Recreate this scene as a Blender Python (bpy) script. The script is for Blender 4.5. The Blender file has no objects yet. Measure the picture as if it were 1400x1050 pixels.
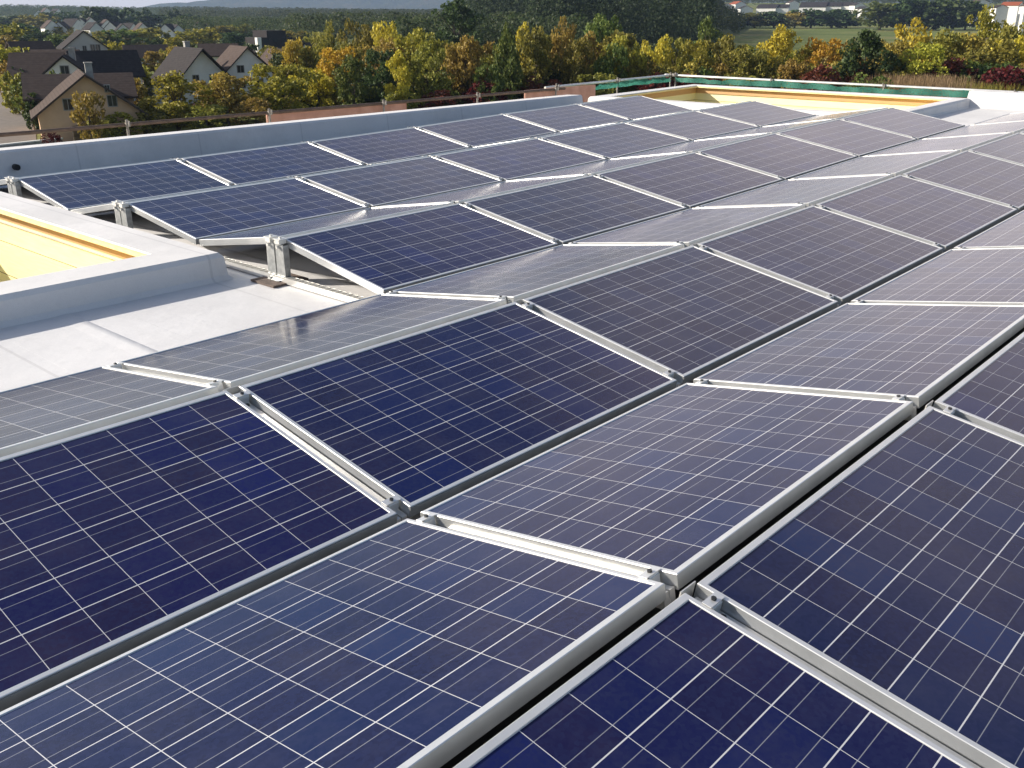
import bpy, math, random
import numpy as np
from mathutils import Vector, Matrix

scene = bpy.context.scene
col = scene.collection
rng = np.random.default_rng(7)
random.seed(7)

# ------------------------------------------------------------------ camera, world, sun, exposure
FPX = 1303.2
CAM = np.array([-0.2099, -2.1471, 1.5482])
CR = np.array([[0.66999, -0.74237, -0.00004], [-0.26682, -0.24076, -0.93319], [0.69276, 0.62525, -0.35938]])
_u, _s, _vt = np.linalg.svd(CR); CR = _u @ _vt
cd = bpy.data.cameras.new('camera'); cam = bpy.data.objects.new('camera', cd); col.objects.link(cam)
cd.sensor_width = 36; cd.lens = 36 * FPX / 1400; cd.clip_start = .05; cd.clip_end = 40000
m = Matrix.Identity(4)
for i in range(3):
    m[i][0], m[i][1], m[i][2], m[i][3] = CR[0][i], -CR[1][i], -CR[2][i], CAM[i]
cam.matrix_world = m
scene.camera = cam

SUN_DIR = Vector((-.27, .36, .215)).normalized()          # towards the sun
SUN_EL = math.asin(SUN_DIR.z); SUN_AZ = math.atan2(SUN_DIR.x, SUN_DIR.y)
world = bpy.data.worlds.new('World'); scene.world = world; world.use_nodes = True
wn = world.node_tree
sky = wn.nodes.new('ShaderNodeTexSky'); sky.sky_type = 'NISHITA'; sky.sun_disc = False
sky.sun_elevation = SUN_EL; sky.sun_rotation = SUN_AZ; sky.air_density = 1.0; sky.dust_density = 2.3; sky.altitude = 200
bg = wn.nodes['Background']; bg.inputs['Strength'].default_value = .09
# thin bright cloud veil over the half of the sky ahead and to the right, clear sky to the left
def wnode(typ, **kw):
    x = wn.nodes.new(typ)
    for k, v in kw.items(): setattr(x, k, v)
    return x
def wmath(op, a, b=0., c=0., clamp=False):
    x = wnode('ShaderNodeMath', operation=op, use_clamp=clamp)
    for k, v in enumerate((a, b, c)):
        if isinstance(v, (int, float)): x.inputs[k].default_value = v
        else: wn.links.new(v, x.inputs[k])
    return x.outputs[0]
wtc = wnode('ShaderNodeTexCoord').outputs['Generated']
wsep = wnode('ShaderNodeSeparateXYZ'); wn.links.new(wtc, wsep.inputs[0])
wmap = wnode('ShaderNodeMapping'); wn.links.new(wtc, wmap.inputs[0]); wmap.inputs['Scale'].default_value = (1, 1, 2.2)
wnz = wnode('ShaderNodeTexNoise'); wn.links.new(wmap.outputs[0], wnz.inputs['Vector']); wnz.inputs['Scale'].default_value = 3.2; wnz.inputs['Detail'].default_value = 5
CL_AZ = math.radians(14)
side = wmath('ADD', wmath('MULTIPLY', wsep.outputs[0], math.cos(CL_AZ)), wmath('MULTIPLY', wsep.outputs[1], math.sin(CL_AZ)))
cl = wmath('MULTIPLY_ADD', side, 4.2, -3.08)
cl = wmath('ADD', cl, wmath('MULTIPLY_ADD', wnz.outputs['Fac'], 2.2, -1.1))
veil = wmath('MULTIPLY', wmath('ADD', cl, 0., clamp=True), .75)
hzn = wmath('POWER', wmath('SUBTRACT', 1., wmath('ABSOLUTE', wsep.outputs[2]), clamp=True), 9.)
veil = wmath('MAXIMUM', veil, wmath('MULTIPLY', hzn, .32))
wmix = wnode('ShaderNodeMix', data_type='RGBA'); wn.links.new(veil, wmix.inputs[0]); wn.links.new(sky.outputs[0], wmix.inputs[6])
wmix.inputs[7].default_value = (10.2, 8.8, 8.4, 1)
wn.links.new(wmix.outputs[2], bg.inputs[0])
sd = bpy.data.lights.new('sun', 'SUN'); sd.energy = 4.9; sd.angle = math.radians(.5); sd.color = (1, .925, .81)
sun = bpy.data.objects.new('sun', sd); col.objects.link(sun)
sun.rotation_euler = (-SUN_DIR).to_track_quat('-Z', 'Y').to_euler()
vs = scene.view_settings
vs.view_transform = 'Standard'; vs.look = 'None'; vs.gamma = 1; vs.exposure = .68
scene.cycles.max_bounces = 6; scene.cycles.volume_bounces = 0

# ------------------------------------------------------------------ helpers
def ray(px, py):
    return CR.T @ np.array([(px - 700) / FPX, (py - 525) / FPX, 1.])
def at(px, py, dist):
    d = ray(px, py); return CAM + d * dist / math.hypot(d[0], d[1])
def bearing(px, dist, z=0.):
    """the point at a horizontal distance in the direction of a picture column on the horizon"""
    p = at(px, 60, dist); p[2] = z; return p
def ztop(px, py, dist):
    return at(px, py, dist)[2]

class MB:
    def __init__(s): s.v = []; s.f = []; s.m = []; s.uv = {}
    def add(s, vs_, fs, mi=0, M=None):
        o = len(s.v)
        for p in vs_:
            p = Vector(p)
            s.v.append(tuple(M @ p if M else p))
        for f in fs: s.f.append(tuple(i + o for i in f)); s.m.append(mi)
        return s
    def box(s, a, b, mi=0, M=None):
        x0, y0, z0 = a; x1, y1, z1 = b
        return s.add([(x0,y0,z0),(x1,y0,z0),(x1,y1,z0),(x0,y1,z0),(x0,y0,z1),(x1,y0,z1),(x1,y1,z1),(x0,y1,z1)],
                     [(0,3,2,1),(4,5,6,7),(0,1,5,4),(1,2,6,5),(2,3,7,6),(3,0,4,7)], mi, M)
    def tube(s, p, q, r0, r1=None, n=8, mi=0, cap=True):
        r1 = r0 if r1 is None else r1
        p = Vector(p); q = Vector(q); d = (q - p).normalized()
        a = d.orthogonal().normalized(); b = d.cross(a)
        vs_ = []
        for c, r in ((p, r0), (q, r1)):
            for k in range(n):
                t = 2 * math.pi * k / n; vs_.append(c + a * (math.cos(t) * r) + b * (math.sin(t) * r))
        fs = [(k, (k + 1) % n, n + (k + 1) % n, n + k) for k in range(n)]
        if cap: fs += [tuple(range(n))[::-1], tuple(range(n, 2 * n))]
        return s.add(vs_, fs, mi)
    def rings(s, rings, mi=0, closed=True):
        """loft a list of equally long closed vertex loops"""
        n = len(rings[0]); vs_ = [p for r in rings for p in r]; fs = []
        for j in range(len(rings) - 1):
            for k in range(n):
                fs.append((j*n + k, j*n + (k+1) % n, (j+1)*n + (k+1) % n, (j+1)*n + k))
        return s.add(vs_, fs, mi)
    def build(s, name, mats, parent=None, M=None, smooth=False):
        me = bpy.data.meshes.new(name); me.from_pydata(s.v, [], s.f)
        for mt in (mats if isinstance(mats, (list, tuple)) else [mats]): me.materials.append(mt)
        if any(s.m): me.polygons.foreach_set('material_index', s.m)
        if smooth: me.polygons.foreach_set('use_smooth', [True] * len(s.f))
        me.update()
        o = bpy.data.objects.new(name, me); col.objects.link(o)
        if parent: o.parent = parent
        if M: o.matrix_basis = M
        return o

def np_mesh(name, verts, quads, mats, parent=None):
    me = bpy.data.meshes.new(name)
    nv, nq = len(verts), len(quads)
    me.vertices.add(nv); me.vertices.foreach_set('co', np.asarray(verts, np.float32).ravel())
    me.loops.add(nq * 4); me.loops.foreach_set('vertex_index', np.asarray(quads, np.int32).ravel())
    me.polygons.add(nq); me.polygons.foreach_set('loop_start', np.arange(0, nq * 4, 4, dtype=np.int32))
    me.update(calc_edges=True); me.validate()
    for mt in (mats if isinstance(mats, (list, tuple)) else [mats]): me.materials.append(mt)
    return me
def link_mesh(name, me, parent=None):
    o = bpy.data.objects.new(name, me); col.objects.link(o)
    if parent: o.parent = parent
    return o
def empty(name, loc=(0, 0, 0), rz=0):
    o = bpy.data.objects.new(name, None); col.objects.link(o); o.location = loc; o.rotation_euler = (0, 0, rz)
    o.empty_display_size = .2
    return o
def tag(o, label=None, cat=None, group=None, kind=None):
    if label: o['label'] = label
    if cat: o['category'] = cat
    if group: o['group'] = group
    if kind: o['kind'] = kind
    return o
def copy_tree(o, parent=None):
    c = o.copy(); col.objects.link(c); c.parent = parent
    for ch in list(o.children): copy_tree(ch, c)
    return c
ORD = ['first','second','third','fourth','fifth','sixth','seventh','eighth','ninth','tenth','eleventh','twelfth','thirteenth',
       'fourteenth','fifteenth','sixteenth','seventeenth','eighteenth','nineteenth','twentieth']

# ------------------------------------------------------------------ materials
class NT:
    def __init__(s, name):
        s.mat = bpy.data.materials.new(name); s.mat.use_nodes = True; s.t = s.mat.node_tree
        s.b = s.t.nodes['Principled BSDF']; s.out = s.t.nodes['Material Output']
    def n(s, typ, **kw):
        x = s.t.nodes.new(typ)
        for k, v in kw.items(): setattr(x, k, v)
        return x
    def l(s, a, b): s.t.links.new(a, b)
    def val(s, sock, v):
        if isinstance(v, (int, float, tuple, list)): sock.default_value = v
        else: s.l(v, sock)
    def math(s, op, a, b=0., c=0.):
        x = s.n('ShaderNodeMath', operation=op)
        s.val(x.inputs[0], a); s.val(x.inputs[1], b); s.val(x.inputs[2], c)
        return x.outputs[0]
    def mix(s, f, a, b):
        x = s.n('ShaderNodeMix', data_type='RGBA')
        s.val(x.inputs[0], f); s.val(x.inputs[6], a); s.val(x.inputs[7], b)
        return x.outputs[2]
    def noise(s, scale, vec=None, detail=4, rough=.55):
        x = s.n('ShaderNodeTexNoise'); x.inputs['Scale'].default_value = scale; x.inputs['Detail'].default_value = detail
        x.inputs['Roughness'].default_value = rough
        if vec is not None: s.l(vec, x.inputs['Vector'])
        return x.outputs['Fac']
    def ramp(s, f, stops):
        x = s.n('ShaderNodeValToRGB'); e = x.color_ramp.elements
        while len(e) < len(stops): e.new(.5)
        for k, (p, c) in enumerate(stops): e[k].position = p; e[k].color = c if len(c) == 4 else (*c, 1)
        s.val(x.inputs[0], f); return x.outputs[0]
    def coord(s, which='Object'):
        return s.n('ShaderNodeTexCoord').outputs[which]
    def bump(s, h, strength=.3, dist=.01):
        x = s.n('ShaderNodeBump'); x.inputs['Strength'].default_value = strength; x.inputs['Distance'].default_value = dist
        s.val(x.inputs['Height'], h); s.l(x.outputs[0], s.b.inputs['Normal'])
    def set(s, **kw):
        for k, v in kw.items(): s.val(s.b.inputs[k.replace('_', ' ')], v)
def c4(c): return (*c, 1)
def simple(name, c1, c2=None, scale=3., rough=.7, metal=0., bump=0., bscale=None, bdist=.01, spec=.4):
    t = NT(name); P = t.coord()
    c2 = c2 or tuple(x * .8 for x in c1)
    f = t.noise(scale, P)
    t.val(t.b.inputs['Base Color'], t.ramp(f, [(.35, c1), (.65, c2)]))
    t.set(Roughness=rough, Metallic=metal); t.b.inputs['Specular IOR Level'].default_value = spec
    if bump: t.bump(t.noise(bscale or scale * 6, P), bump, bdist)
    return t.mat

def mat_cells():
    t = NT('silicon_cells'); uv = t.n('ShaderNodeUVMap', uv_map='UVMap').outputs[0]
    sx = t.n('ShaderNodeSeparateXYZ'); t.l(uv, sx.inputs[0])
    cu = t.math('MULTIPLY', sx.outputs[0], 10 / 1.608); cv = t.math('MULTIPLY', sx.outputs[1], 6 / .974)
    iu = t.math('FLOOR', cu); iv = t.math('FLOOR', cv)
    fu = t.math('ABSOLUTE', t.math('SUBTRACT', t.math('FRACT', cu), .5)); fr = t.math('FRACT', cv)
    fv = t.math('ABSOLUTE', t.math('SUBTRACT', fr, .5))
    gu = t.math('GREATER_THAN', fu, .5 - .0062); gv = t.math('GREATER_THAN', fv, .5 - .0105)
    bus = t.math('LESS_THAN', t.math('ABSOLUTE', t.math('SUBTRACT', fv, .25)), .0065)
    oi = t.n('ShaderNodeObjectInfo').outputs['Random']
    cx = t.n('ShaderNodeCombineXYZ'); t.l(iu, cx.inputs[0]); t.l(iv, cx.inputs[1]); t.l(t.math('MULTIPLY', oi, 531.7), cx.inputs[2])
    wnz = t.n('ShaderNodeTexWhiteNoise', noise_dimensions='3D'); t.l(cx.outputs[0], wnz.inputs['Vector'])
    base = t.ramp(wnz.outputs['Value'], [(0, (.0095, .0092, .036)), (.3, (.007, .0108, .050)), (.55, (.011, .0102, .040)), (.85, (.0065, .0125, .060)), (1, (.007, .015, .074))])
    hs = t.n('ShaderNodeHueSaturation'); t.l(base, hs.inputs['Color'])
    t.l(t.math('MULTIPLY_ADD', oi, .35, .85), hs.inputs['Value']); t.l(t.math('MULTIPLY_ADD', t.math('FRACT', t.math('MULTIPLY', oi, 7.3)), .03, .485), hs.inputs['Hue'])
    vor = t.n('ShaderNodeTexVoronoi'); vor.inputs['Scale'].default_value = 95; t.l(uv, vor.inputs['Vector'])
    grain = t.n('ShaderNodeSeparateColor'); t.l(vor.outputs['Color'], grain.inputs[0])
    g2 = t.mix(t.math('MULTIPLY', grain.outputs[0], .6), hs.outputs[0], c4((.016, .021, .070)))
    c = t.mix(t.math('MULTIPLY', bus, .65), g2, c4((.32, .33, .36)))
    c = t.mix(t.math('MAXIMUM', gu, gv), c, c4((.56, .56, .58)))
    dust = t.ramp(t.noise(3.2, uv, 6, .65), [(.45, (0, 0, 0)), (.8, (.05, .05, .05))])
    c = t.mix(dust, c, c4((.35, .32, .28)))
    t.val(t.b.inputs['Base Color'], c)
    t.set(Roughness=t.ramp(t.noise(2.1, uv), [(.3, (.085,) * 3), (.7, (.14,) * 3)])); t.b.inputs['Specular IOR Level'].default_value = .5
    t.b.inputs['IOR'].default_value = 1.35; t.b.inputs['Specular Tint'].default_value = (1., .95, .97, 1)
    t.bump(t.noise(420, uv, 1), .025, .002)
    return t.mat

def mat_membrane(name='roof_membrane', c1=(.70, .69, .69), c2=(.60, .59, .59)):
    t = NT(name); P = t.coord()
    n1 = t.noise(1.3, P, 6, .6); n2 = t.noise(14, P, 3)
    sx = t.n('ShaderNodeSeparateXYZ'); t.l(P, sx.inputs[0])
    seam = t.math('LESS_THAN', t.math('ABSOLUTE', t.math('SUBTRACT', t.math('FRACT', t.math('MULTIPLY_ADD', sx.outputs[0], 1 / 1.5, .47)), .5)), .006)
    c = t.ramp(n1, [(.3, c1), (.7, c2)])
    c = t.mix(t.ramp(n2, [(.55, (0, 0, 0)), (.8, (.25,) * 3)]), c, c4(tuple(x * .8 for x in c2)))
    st = t.noise(.55, P, 7, .7)
    c = t.mix(t.ramp(st, [(.5, (0, 0, 0)), (.62, (.3,) * 3), (.75, (.1,) * 3)]), c, c4(tuple(x * .72 for x in c2)))
    c = t.mix(t.ramp(t.noise(190, P, 2), [(.5, (0, 0, 0)), (.75, (.22,) * 3)]), c, c4(tuple(x * .6 for x in c2)))
    c = t.mix(t.math('MULTIPLY', seam, .4), c, c4((.42, .41, .41)))
    t.val(t.b.inputs['Base Color'], c); t.set(Roughness=.55)
    lap = t.math('GREATER_THAN', t.math('FRACT', t.math('MULTIPLY_ADD', sx.outputs[0], 1 / 1.5, .47)), .55)
    h = t.math('ADD', t.math('MULTIPLY', t.noise(5, P, 3), .6), t.math('ADD', t.math('MULTIPLY', lap, .5), t.math('MULTIPLY', n2, .25)))
    t.bump(h, .5, .014)
    return t.mat

def mat_planks(name, axis, c1, c2, pitch=.33):
    """sawn boards: tone per board, dark joints, grain and knots; axis = direction across the boards"""
    t = NT(name); P = t.coord(); sx = t.n('ShaderNodeSeparateXYZ'); t.l(P, sx.inputs[0])
    q = t.math('MULTIPLY', sx.outputs[axis], 1 / pitch); i = t.math('FLOOR', q)
    wz = t.n('ShaderNodeTexWhiteNoise', noise_dimensions='1D'); t.l(i, wz.inputs['W'])
    mp = t.n('ShaderNodeMapping'); t.l(P, mp.inputs[0]); mp.inputs['Scale'].default_value = (3, 3, 40)
    gr = t.noise(1.5, mp.outputs[0], 4)
    f = t.math('ADD', t.math('MULTIPLY', wz.outputs['Value'], .5), t.math('MULTIPLY', gr, .6))
    c = t.ramp(f, [(.25, c1), (.85, c2)])
    kn = t.n('ShaderNodeTexVoronoi'); kn.inputs['Scale'].default_value = 2.3; t.l(P, kn.inputs['Vector'])
    c = t.mix(t.math('LESS_THAN', kn.outputs['Distance'], .05), c, c4((.16, .07, .025)))
    joint = t.math('GREATER_THAN', t.math('ABSOLUTE', t.math('SUBTRACT', t.math('FRACT', q), .5)), .488)
    c = t.mix(joint, c, c4((.10, .05, .02)))
    t.val(t.b.inputs['Base Color'], c); t.set(Roughness=.6); t.bump(gr, .2, .004)
    return t.mat

def mat_leaf(name, c1, c2, c3, thin=.32):
    t = NT(name)
    r = t.n('ShaderNodeNewGeometry').outputs['Random Per Island']
    oi = t.n('ShaderNodeObjectInfo').outputs['Random']
    P = t.coord()
    f = t.math('ADD', t.math('MULTIPLY', r, .55), t.math('MULTIPLY', t.noise(.9, P, 2), .5))
    c = t.ramp(f, [(.2, c1), (.52, c2), (.85, c3)])
    hs = t.n('ShaderNodeHueSaturation'); t.l(c, hs.inputs['Color']); t.l(t.math('MULTIPLY_ADD', oi, .03, .485), hs.inputs['Hue'])
    t.l(t.math('MULTIPLY_ADD', oi, .3, .85), hs.inputs['Value'])
    t.val(t.b.inputs['Base Color'], hs.outputs[0]); t.set(Roughness=.6); t.b.inputs['Specular IOR Level'].default_value = .25
    tr = t.n('ShaderNodeBsdfTranslucent'); t.l(hs.outputs[0], tr.inputs[0])
    mx = t.n('ShaderNodeMixShader'); mx.inputs[0].default_value = thin
    t.l(t.b.outputs[0], mx.inputs[1]); t.l(tr.outputs[0], mx.inputs[2]); t.l(mx.outputs[0], t.out.inputs[0])
    return t.mat

def mat_tiles(name, c1, c2):
    t = NT(name); P = t.coord(); sx = t.n('ShaderNodeSeparateXYZ'); t.l(P, sx.inputs[0])
    w = t.math('FRACT', t.math('MULTIPLY', sx.outputs[2], 4.5)); n1 = t.noise(2, P); n2 = t.noise(30, P, 2)
    c = t.ramp(t.math('ADD', t.math('MULTIPLY', n1, .6), t.math('MULTIPLY', n2, .4)), [(.35, c1), (.7, c2)])
    c = t.mix(t.math('MULTIPLY', t.math('LESS_THAN', w, .15), .5), c, c4(tuple(x * .5 for x in c1)))
    t.val(t.b.inputs['Base Color'], c); t.set(Roughness=.9); t.b.inputs['Specular IOR Level'].default_value = .08; t.bump(w, .6, .05)
    return t.mat

M = {}
M['cells'] = mat_cells()
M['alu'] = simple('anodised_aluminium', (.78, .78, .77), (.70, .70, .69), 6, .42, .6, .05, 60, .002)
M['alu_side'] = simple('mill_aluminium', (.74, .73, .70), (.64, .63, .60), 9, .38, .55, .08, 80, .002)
M['frame_side'] = simple('darker_frame_side', (.60, .61, .61), (.52, .53, .53), 7, .36, .7, .06, 90, .002)  # frame sides darker and more metallic than the top lip
M['rail'] = simple('rail_aluminium', (.74, .72, .69), (.66, .645, .62), 7, .4, .45, .08, 80, .002)
M['steel'] = simple('galvanised_steel', (.50, .51, .50), (.34, .35, .35), 25, .45, .6, .1, 90, .002)
M['old_steel'] = simple('weathered_steel', (.30, .28, .26), (.20, .18, .16), 20, .7, .3, .2, 60)
M['trim_pale'] = simple('pale_plastic', (.62, .61, .58), (.55, .54, .5), 9, .5)
M['backsheet'] = simple('white_backsheet', (.62, .62, .62), (.56, .56, .56), 3, .5)
M['membrane'] = mat_membrane()
M['curb'] = mat_membrane('curb_membrane', (.73, .71, .70), (.64, .625, .615))
M['side_shade'] = simple('grey_side_shade', (.24, .245, .245), (.19, .195, .195), 12, .6)  # grey painted for the shaded valley side of the frames
M['rubber'] = simple('brown_rubber_mat', (.16, .12, .10), (.09, .07, .06), 40, .9, 0, .5, 120)
M['dark'] = simple('plain_black', (.012, .012, .013), (.02, .02, .02), 20, .5)
M['bolt'] = simple('dark_steel_bolt', (.10, .10, .10), (.05, .05, .05), 40, .4, .8)
M['wood'] = mat_planks('yellow_formwork_boards', 2, (.82, .74, .37), (.88, .84, .56), .29)
M['wood_lip'] = simple('raw_spruce_edge', (.84, .74, .40), (.78, .62, .30), 14, .6, 0, .3, 60, .004)
M['rim'] = mat_planks('brown_rim_band', 2, (.46, .27, .12), (.58, .36, .17), .9)
M['wood_dark'] = mat_planks('scaffold_boards', 2, (.20, .13, .09), (.34, .24, .17), .14)
M['handrail'] = simple('weathered_handrail', (.13, .09, .07), (.08, .055, .045), 8, .8, 0, .3, 40)
M['toe'] = simple('pinkish_toe_board', (.46, .26, .20), (.36, .19, .14), 5, .75, 0, .2, 40)
M['conc'] = simple('raw_concrete', (.36, .35, .33), (.27, .26, .25), 2, .85, 0, .3, 30)
M['render'] = simple('facade_render', (.66, .65, .62), (.58, .57, .54), 1, .85, 0, .2, 40)

# grass ground
def mat_ground():
    t = NT('meadow_ground'); P = t.coord()
    n1 = t.noise(.02, P, 6, .6); n2 = t.noise(.6, P, 5, .7)
    c = t.ramp(n1, [(.35, (.095, .125, .036)), (.5, (.135, .16, .048)), (.65, (.18, .165, .07))])
    c = t.mix(t.ramp(n2, [(.45, (0, 0, 0)), (.7, (.5,) * 3)]), c, c4((.045, .055, .018)))
    t.val(t.b.inputs['Base Color'], c); t.set(Roughness=.95); t.b.inputs['Specular IOR Level'].default_value = .1
    t.bump(n2, .6, .3)
    return t.mat
M['ground'] = mat_ground()

# ------------------------------------------------------------------ the building we stand on
def sag(x):
    return .0024 * (x - 3) ** 2 if x < 10 else .1176 + .02 * (x - 10)
def roof_z(x): return -.105 + sag(x) * .95
HV = {-2: .047, -1: .0237, 0: 0., 1: .023, 2: .0237, 3: -.0264, 4: -.03}

XE, YP = 17.2, 8.62          # inner faces of the far and of the left parapet
bld = tag(empty('flat_roof_building', (0, 0, -10)), 'flat roofed building with pale grey membrane roof carrying the solar panels', 'building')
bld_M = Matrix.Translation((0, 0, 10))
mb = MB()
HOLES = [(-2.95, 2.9, 3.7, 7.9), (13.9, 17.0, 3.4, 8.45)]
xs = np.array(sorted([*np.linspace(-9, 3, 9), *np.linspace(3.6, XE + .05, 27), *[h[0] for h in HOLES], *[h[1] for h in HOLES]]))
ys = np.array(sorted([*np.linspace(-9, YP + .05, 20), *[h[2] for h in HOLES], *[h[3] for h in HOLES]]))
vs_ = [(x, y, roof_z(x)) for x in xs for y in ys]; n = len(ys)
fs = [(i*n+j, (i+1)*n+j, (i+1)*n+j+1, i*n+j+1) for i in range(len(xs)-1) for j in range(n-1)
      if not any(h[0] < (xs[i] + xs[i+1]) / 2 < h[1] and h[2] < (ys[j] + ys[j+1]) / 2 < h[3] for h in HOLES)]
mb.add(vs_, fs)
for x in (.55, 2.05, 3.62):
    y = -9
    while y < (3.3 if x < 3 else 8.4):
        mb.add([(x-.09, y, roof_z(x-.09)+.001), (x-.03, y, roof_z(x)+.004), (x+.02, y, roof_z(x)+.0045), (x+.024, y, roof_z(x)), (x-.09, y+.5, roof_z(x-.09)+.001), (x-.03, y+.5, roof_z(x)+.004), (x+.02, y+.5, roof_z(x)+.0045), (x+.024, y+.5, roof_z(x))],
               [(0, 1, 5, 4), (1, 2, 6, 5), (2, 3, 7, 6)]); y += .5
mb.build('roof_deck', M['membrane'], bld, bld_M, smooth=True)

def parapet_profile(inner_sign):
    pass
# left parapet along X: battered inner face, level-ish top following the fall of the roof
def left_top(x): return .245 + .0026 * (x - 3.5)
mb = MB(); sec = []
X1 = 13.55
for x in np.linspace(-9, X1, 24):
    zt = left_top(x); zr = roof_z(x)
    sec.append([(x, YP - .08, zr - .01), (x, YP - .035, zr + .05), (x, YP - .01, zt - .025), (x, YP + .015, zt), (x, YP + .34, zt - .012), (x, YP + .36, zt - .04), (x, YP + .36, zt - .12)])
k = len(sec[0])
mb.add([p for r in sec for p in r], [(i*k+j, (i+1)*k+j, (i+1)*k+j+1, i*k+j+1) for i in range(len(sec)-1) for j in range(k-1)])
par = mb.build('parapet', M['curb'], bld, bld_M)
# drain hole in the left parapet
hx, hz = 3.86, .07
dm = MB(); dm.tube((hx, YP - .085, hz), (hx, YP + .03, hz), .032, n=16)
dr = dm.build('overflow_drain', M['dark'], par)
# far parapet along Y (membrane clad, sunlit) from the curb to the right
mb = MB(); sec = []
for y in np.linspace(3.3, -9, 12):
    zr = roof_z(XE)
    sec.append([(XE - .16, y, zr - .01), (XE - .09, y, zr + .04), (XE - .02, y, .37), (XE, y, .395), (XE + .3, y, .395), (XE + .32, y, .36), (XE + .32, y, .2)])
mb.add([p for r in sec for p in r], [(i*k+j, i*k+j+1, (i+1)*k+j+1, (i+1)*k+j) for i in range(len(sec)-1) for j in range(k-1)])
mb.build('parapet', M['membrane'], bld, bld_M)
# facade below the roof edge
mb = MB()
for a, b in (((-9, -9), (-9, 8.95)), ((-9, 8.95), (17.5, 8.95)), ((17.5, 8.95), (17.5, -9)), ((17.5, -9), (-9, -9))):
    mb.add([(*a, -10), (*b, -10), (*b, .1), (*a, .1)], [(0, 1, 2, 3)])
mb.build('outer_wall', M['render'], bld, bld_M)

# ------------------------------------------------------------------ timber lined roof openings with membrane clad upstands
def loop(x0, x1, y0, y1, z0, z1=None):
    z1 = z0 if z1 is None else z1     # z0 at x0, z1 at x1
    return [(x0, y0, z0), (x1, y0, z1), (x1, y1, z1), (x0, y1, z0)]
def roof_opening(label, x0, x1, y0, y1, rim, zt0, zt1, zr0, zr1, depth=1.3, rim_near=None, e=.10):
    t = tag(empty('roof_opening', (x1, y0, zr1)), label, 'roof opening', 'timber lined roof openings')
    IM = Matrix.Translation((-x1, -y0, -zr1))
    rn = rim if rim_near is None else rim_near
    a, b, c, d = x0 + rn, x1 - rim, y0 + rim, y1 - rim
    mb = MB()
    mb.rings([loop(x0-.05, x1+.05, y0-.05, y1+.05, zr0-.01, zr1-.01), loop(x0-.016, x1+.016, y0-.016, y1+.016, zr0+.03, zr1+.03),
              loop(x0-.005, x1+.005, y0-.005, y1+.005, zt0-.03, zt1-.03), loop(x0+.02, x1-.02, y0+.02, y1-.02, zt0, zt1),
              loop(a, b, c, d, zt0-.004, zt1-.004), loop(a+.004, b-.004, c+.004, d-.004, zt0-.016, zt1-.016)])
    mb.build('upstand', M['curb'], t, IM)
    mb = MB(); mb.rings([loop(a-.02, b+.02, c-.02, d+.02, zt0-.024, zt1-.024), loop(a+.006, b-.006, c+.006, d-.006, zt0-.017, zt1-.017),
                         loop(a+.03, b-.03, c+.03, d-.03, zt0-.02, zt1-.02), loop(a+.03, b-.03, c+.03, d-.03, zt0-.044, zt1-.044), loop(a-e, b+e, c-e, d+e, zt0-.044, zt1-.044)])
    mb.build('edge_board', M['wood_lip'], t, IM)
    mb = MB(); mb.rings([loop(a-e+.01, b+e-.01, c-e+.01, d+e-.01, zt0-.04, zt1-.04), loop(a-e+.01, b+e-.01, c-e+.01, d+e-.01, zt0-.37, zt1-.37),
                         loop(a-e+.04, b+e-.04, c-e+.04, d+e-.04, zt0-.375, zt1-.375), loop(a-e+.04, b+e-.04, c-e+.04, d+e-.04, zt0-.8, zt1-.8),
                         loop(a-e+.09, b+e-.09, c-e+.09, d+e-.09, zt0-.803, zt1-.803), loop(a-e+.09, b+e-.09, c-e+.09, d+e-.09, zt0-.90, zt1-.90),
                         loop(a-e+.05, b+e-.05, c-e+.05, d+e-.05, zt0-.905, zt1-.905), loop(a-e+.05, b+e-.05, c-e+.05, d+e-.05, zt0-depth, zt1-depth)])
    mb.build('timber_lining', M['wood'], t, IM)
    mb = MB(); mb.rings([loop(a-e+.012, b+e-.012, c-e+.012, d+e-.012, zt0-.0445, zt1-.0445), loop(a-e+.032, b+e-.032, c-e+.032, d+e-.032, zt0-.0446, zt1-.0446), loop(a-e+.032, b+e-.032, c-e+.032, d+e-.032, zt0-.15, zt1-.15), loop(a-e+.012, b+e-.012, c-e+.012, d+e-.012, zt0-.151, zt1-.151)])
    mb.build('rim_band', M['rim'], t, IM)  # browner band around the top of the lining
    mb = MB(); mb.add(loop(a-e+.05, b+e-.05, c-e+.05, d+e-.05, zt0-depth, zt1-depth), [(0, 1, 2, 3)])
    mb.build('floor_board', M['wood_lip'], t, IM)
    return t
roof_opening('grey upstand around open timber lined shaft left of the panels, yellow boards inside',
             -3.2, 3.15, 3.50, 8.1, .33, .07, .075, roof_z(0) , roof_z(3.1), 1.4, None, .12)
roof_opening('timber lined roof opening with sunlit yellow far wall beyond the panel ends',
             13.72, 17.15, 3.25, 8.6, .22, .235, .285, roof_z(13.7), roof_z(17.15), 1.2, .34, .075)

# ------------------------------------------------------------------ solar panels
P, GL, GW, TILT = 1.70, 1.608, .974, .1663
GV, GR, LIP, FH = .0418, .0520, .017, .046
Q = 2 * (GV + GR + GW * math.cos(TILT))

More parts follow.
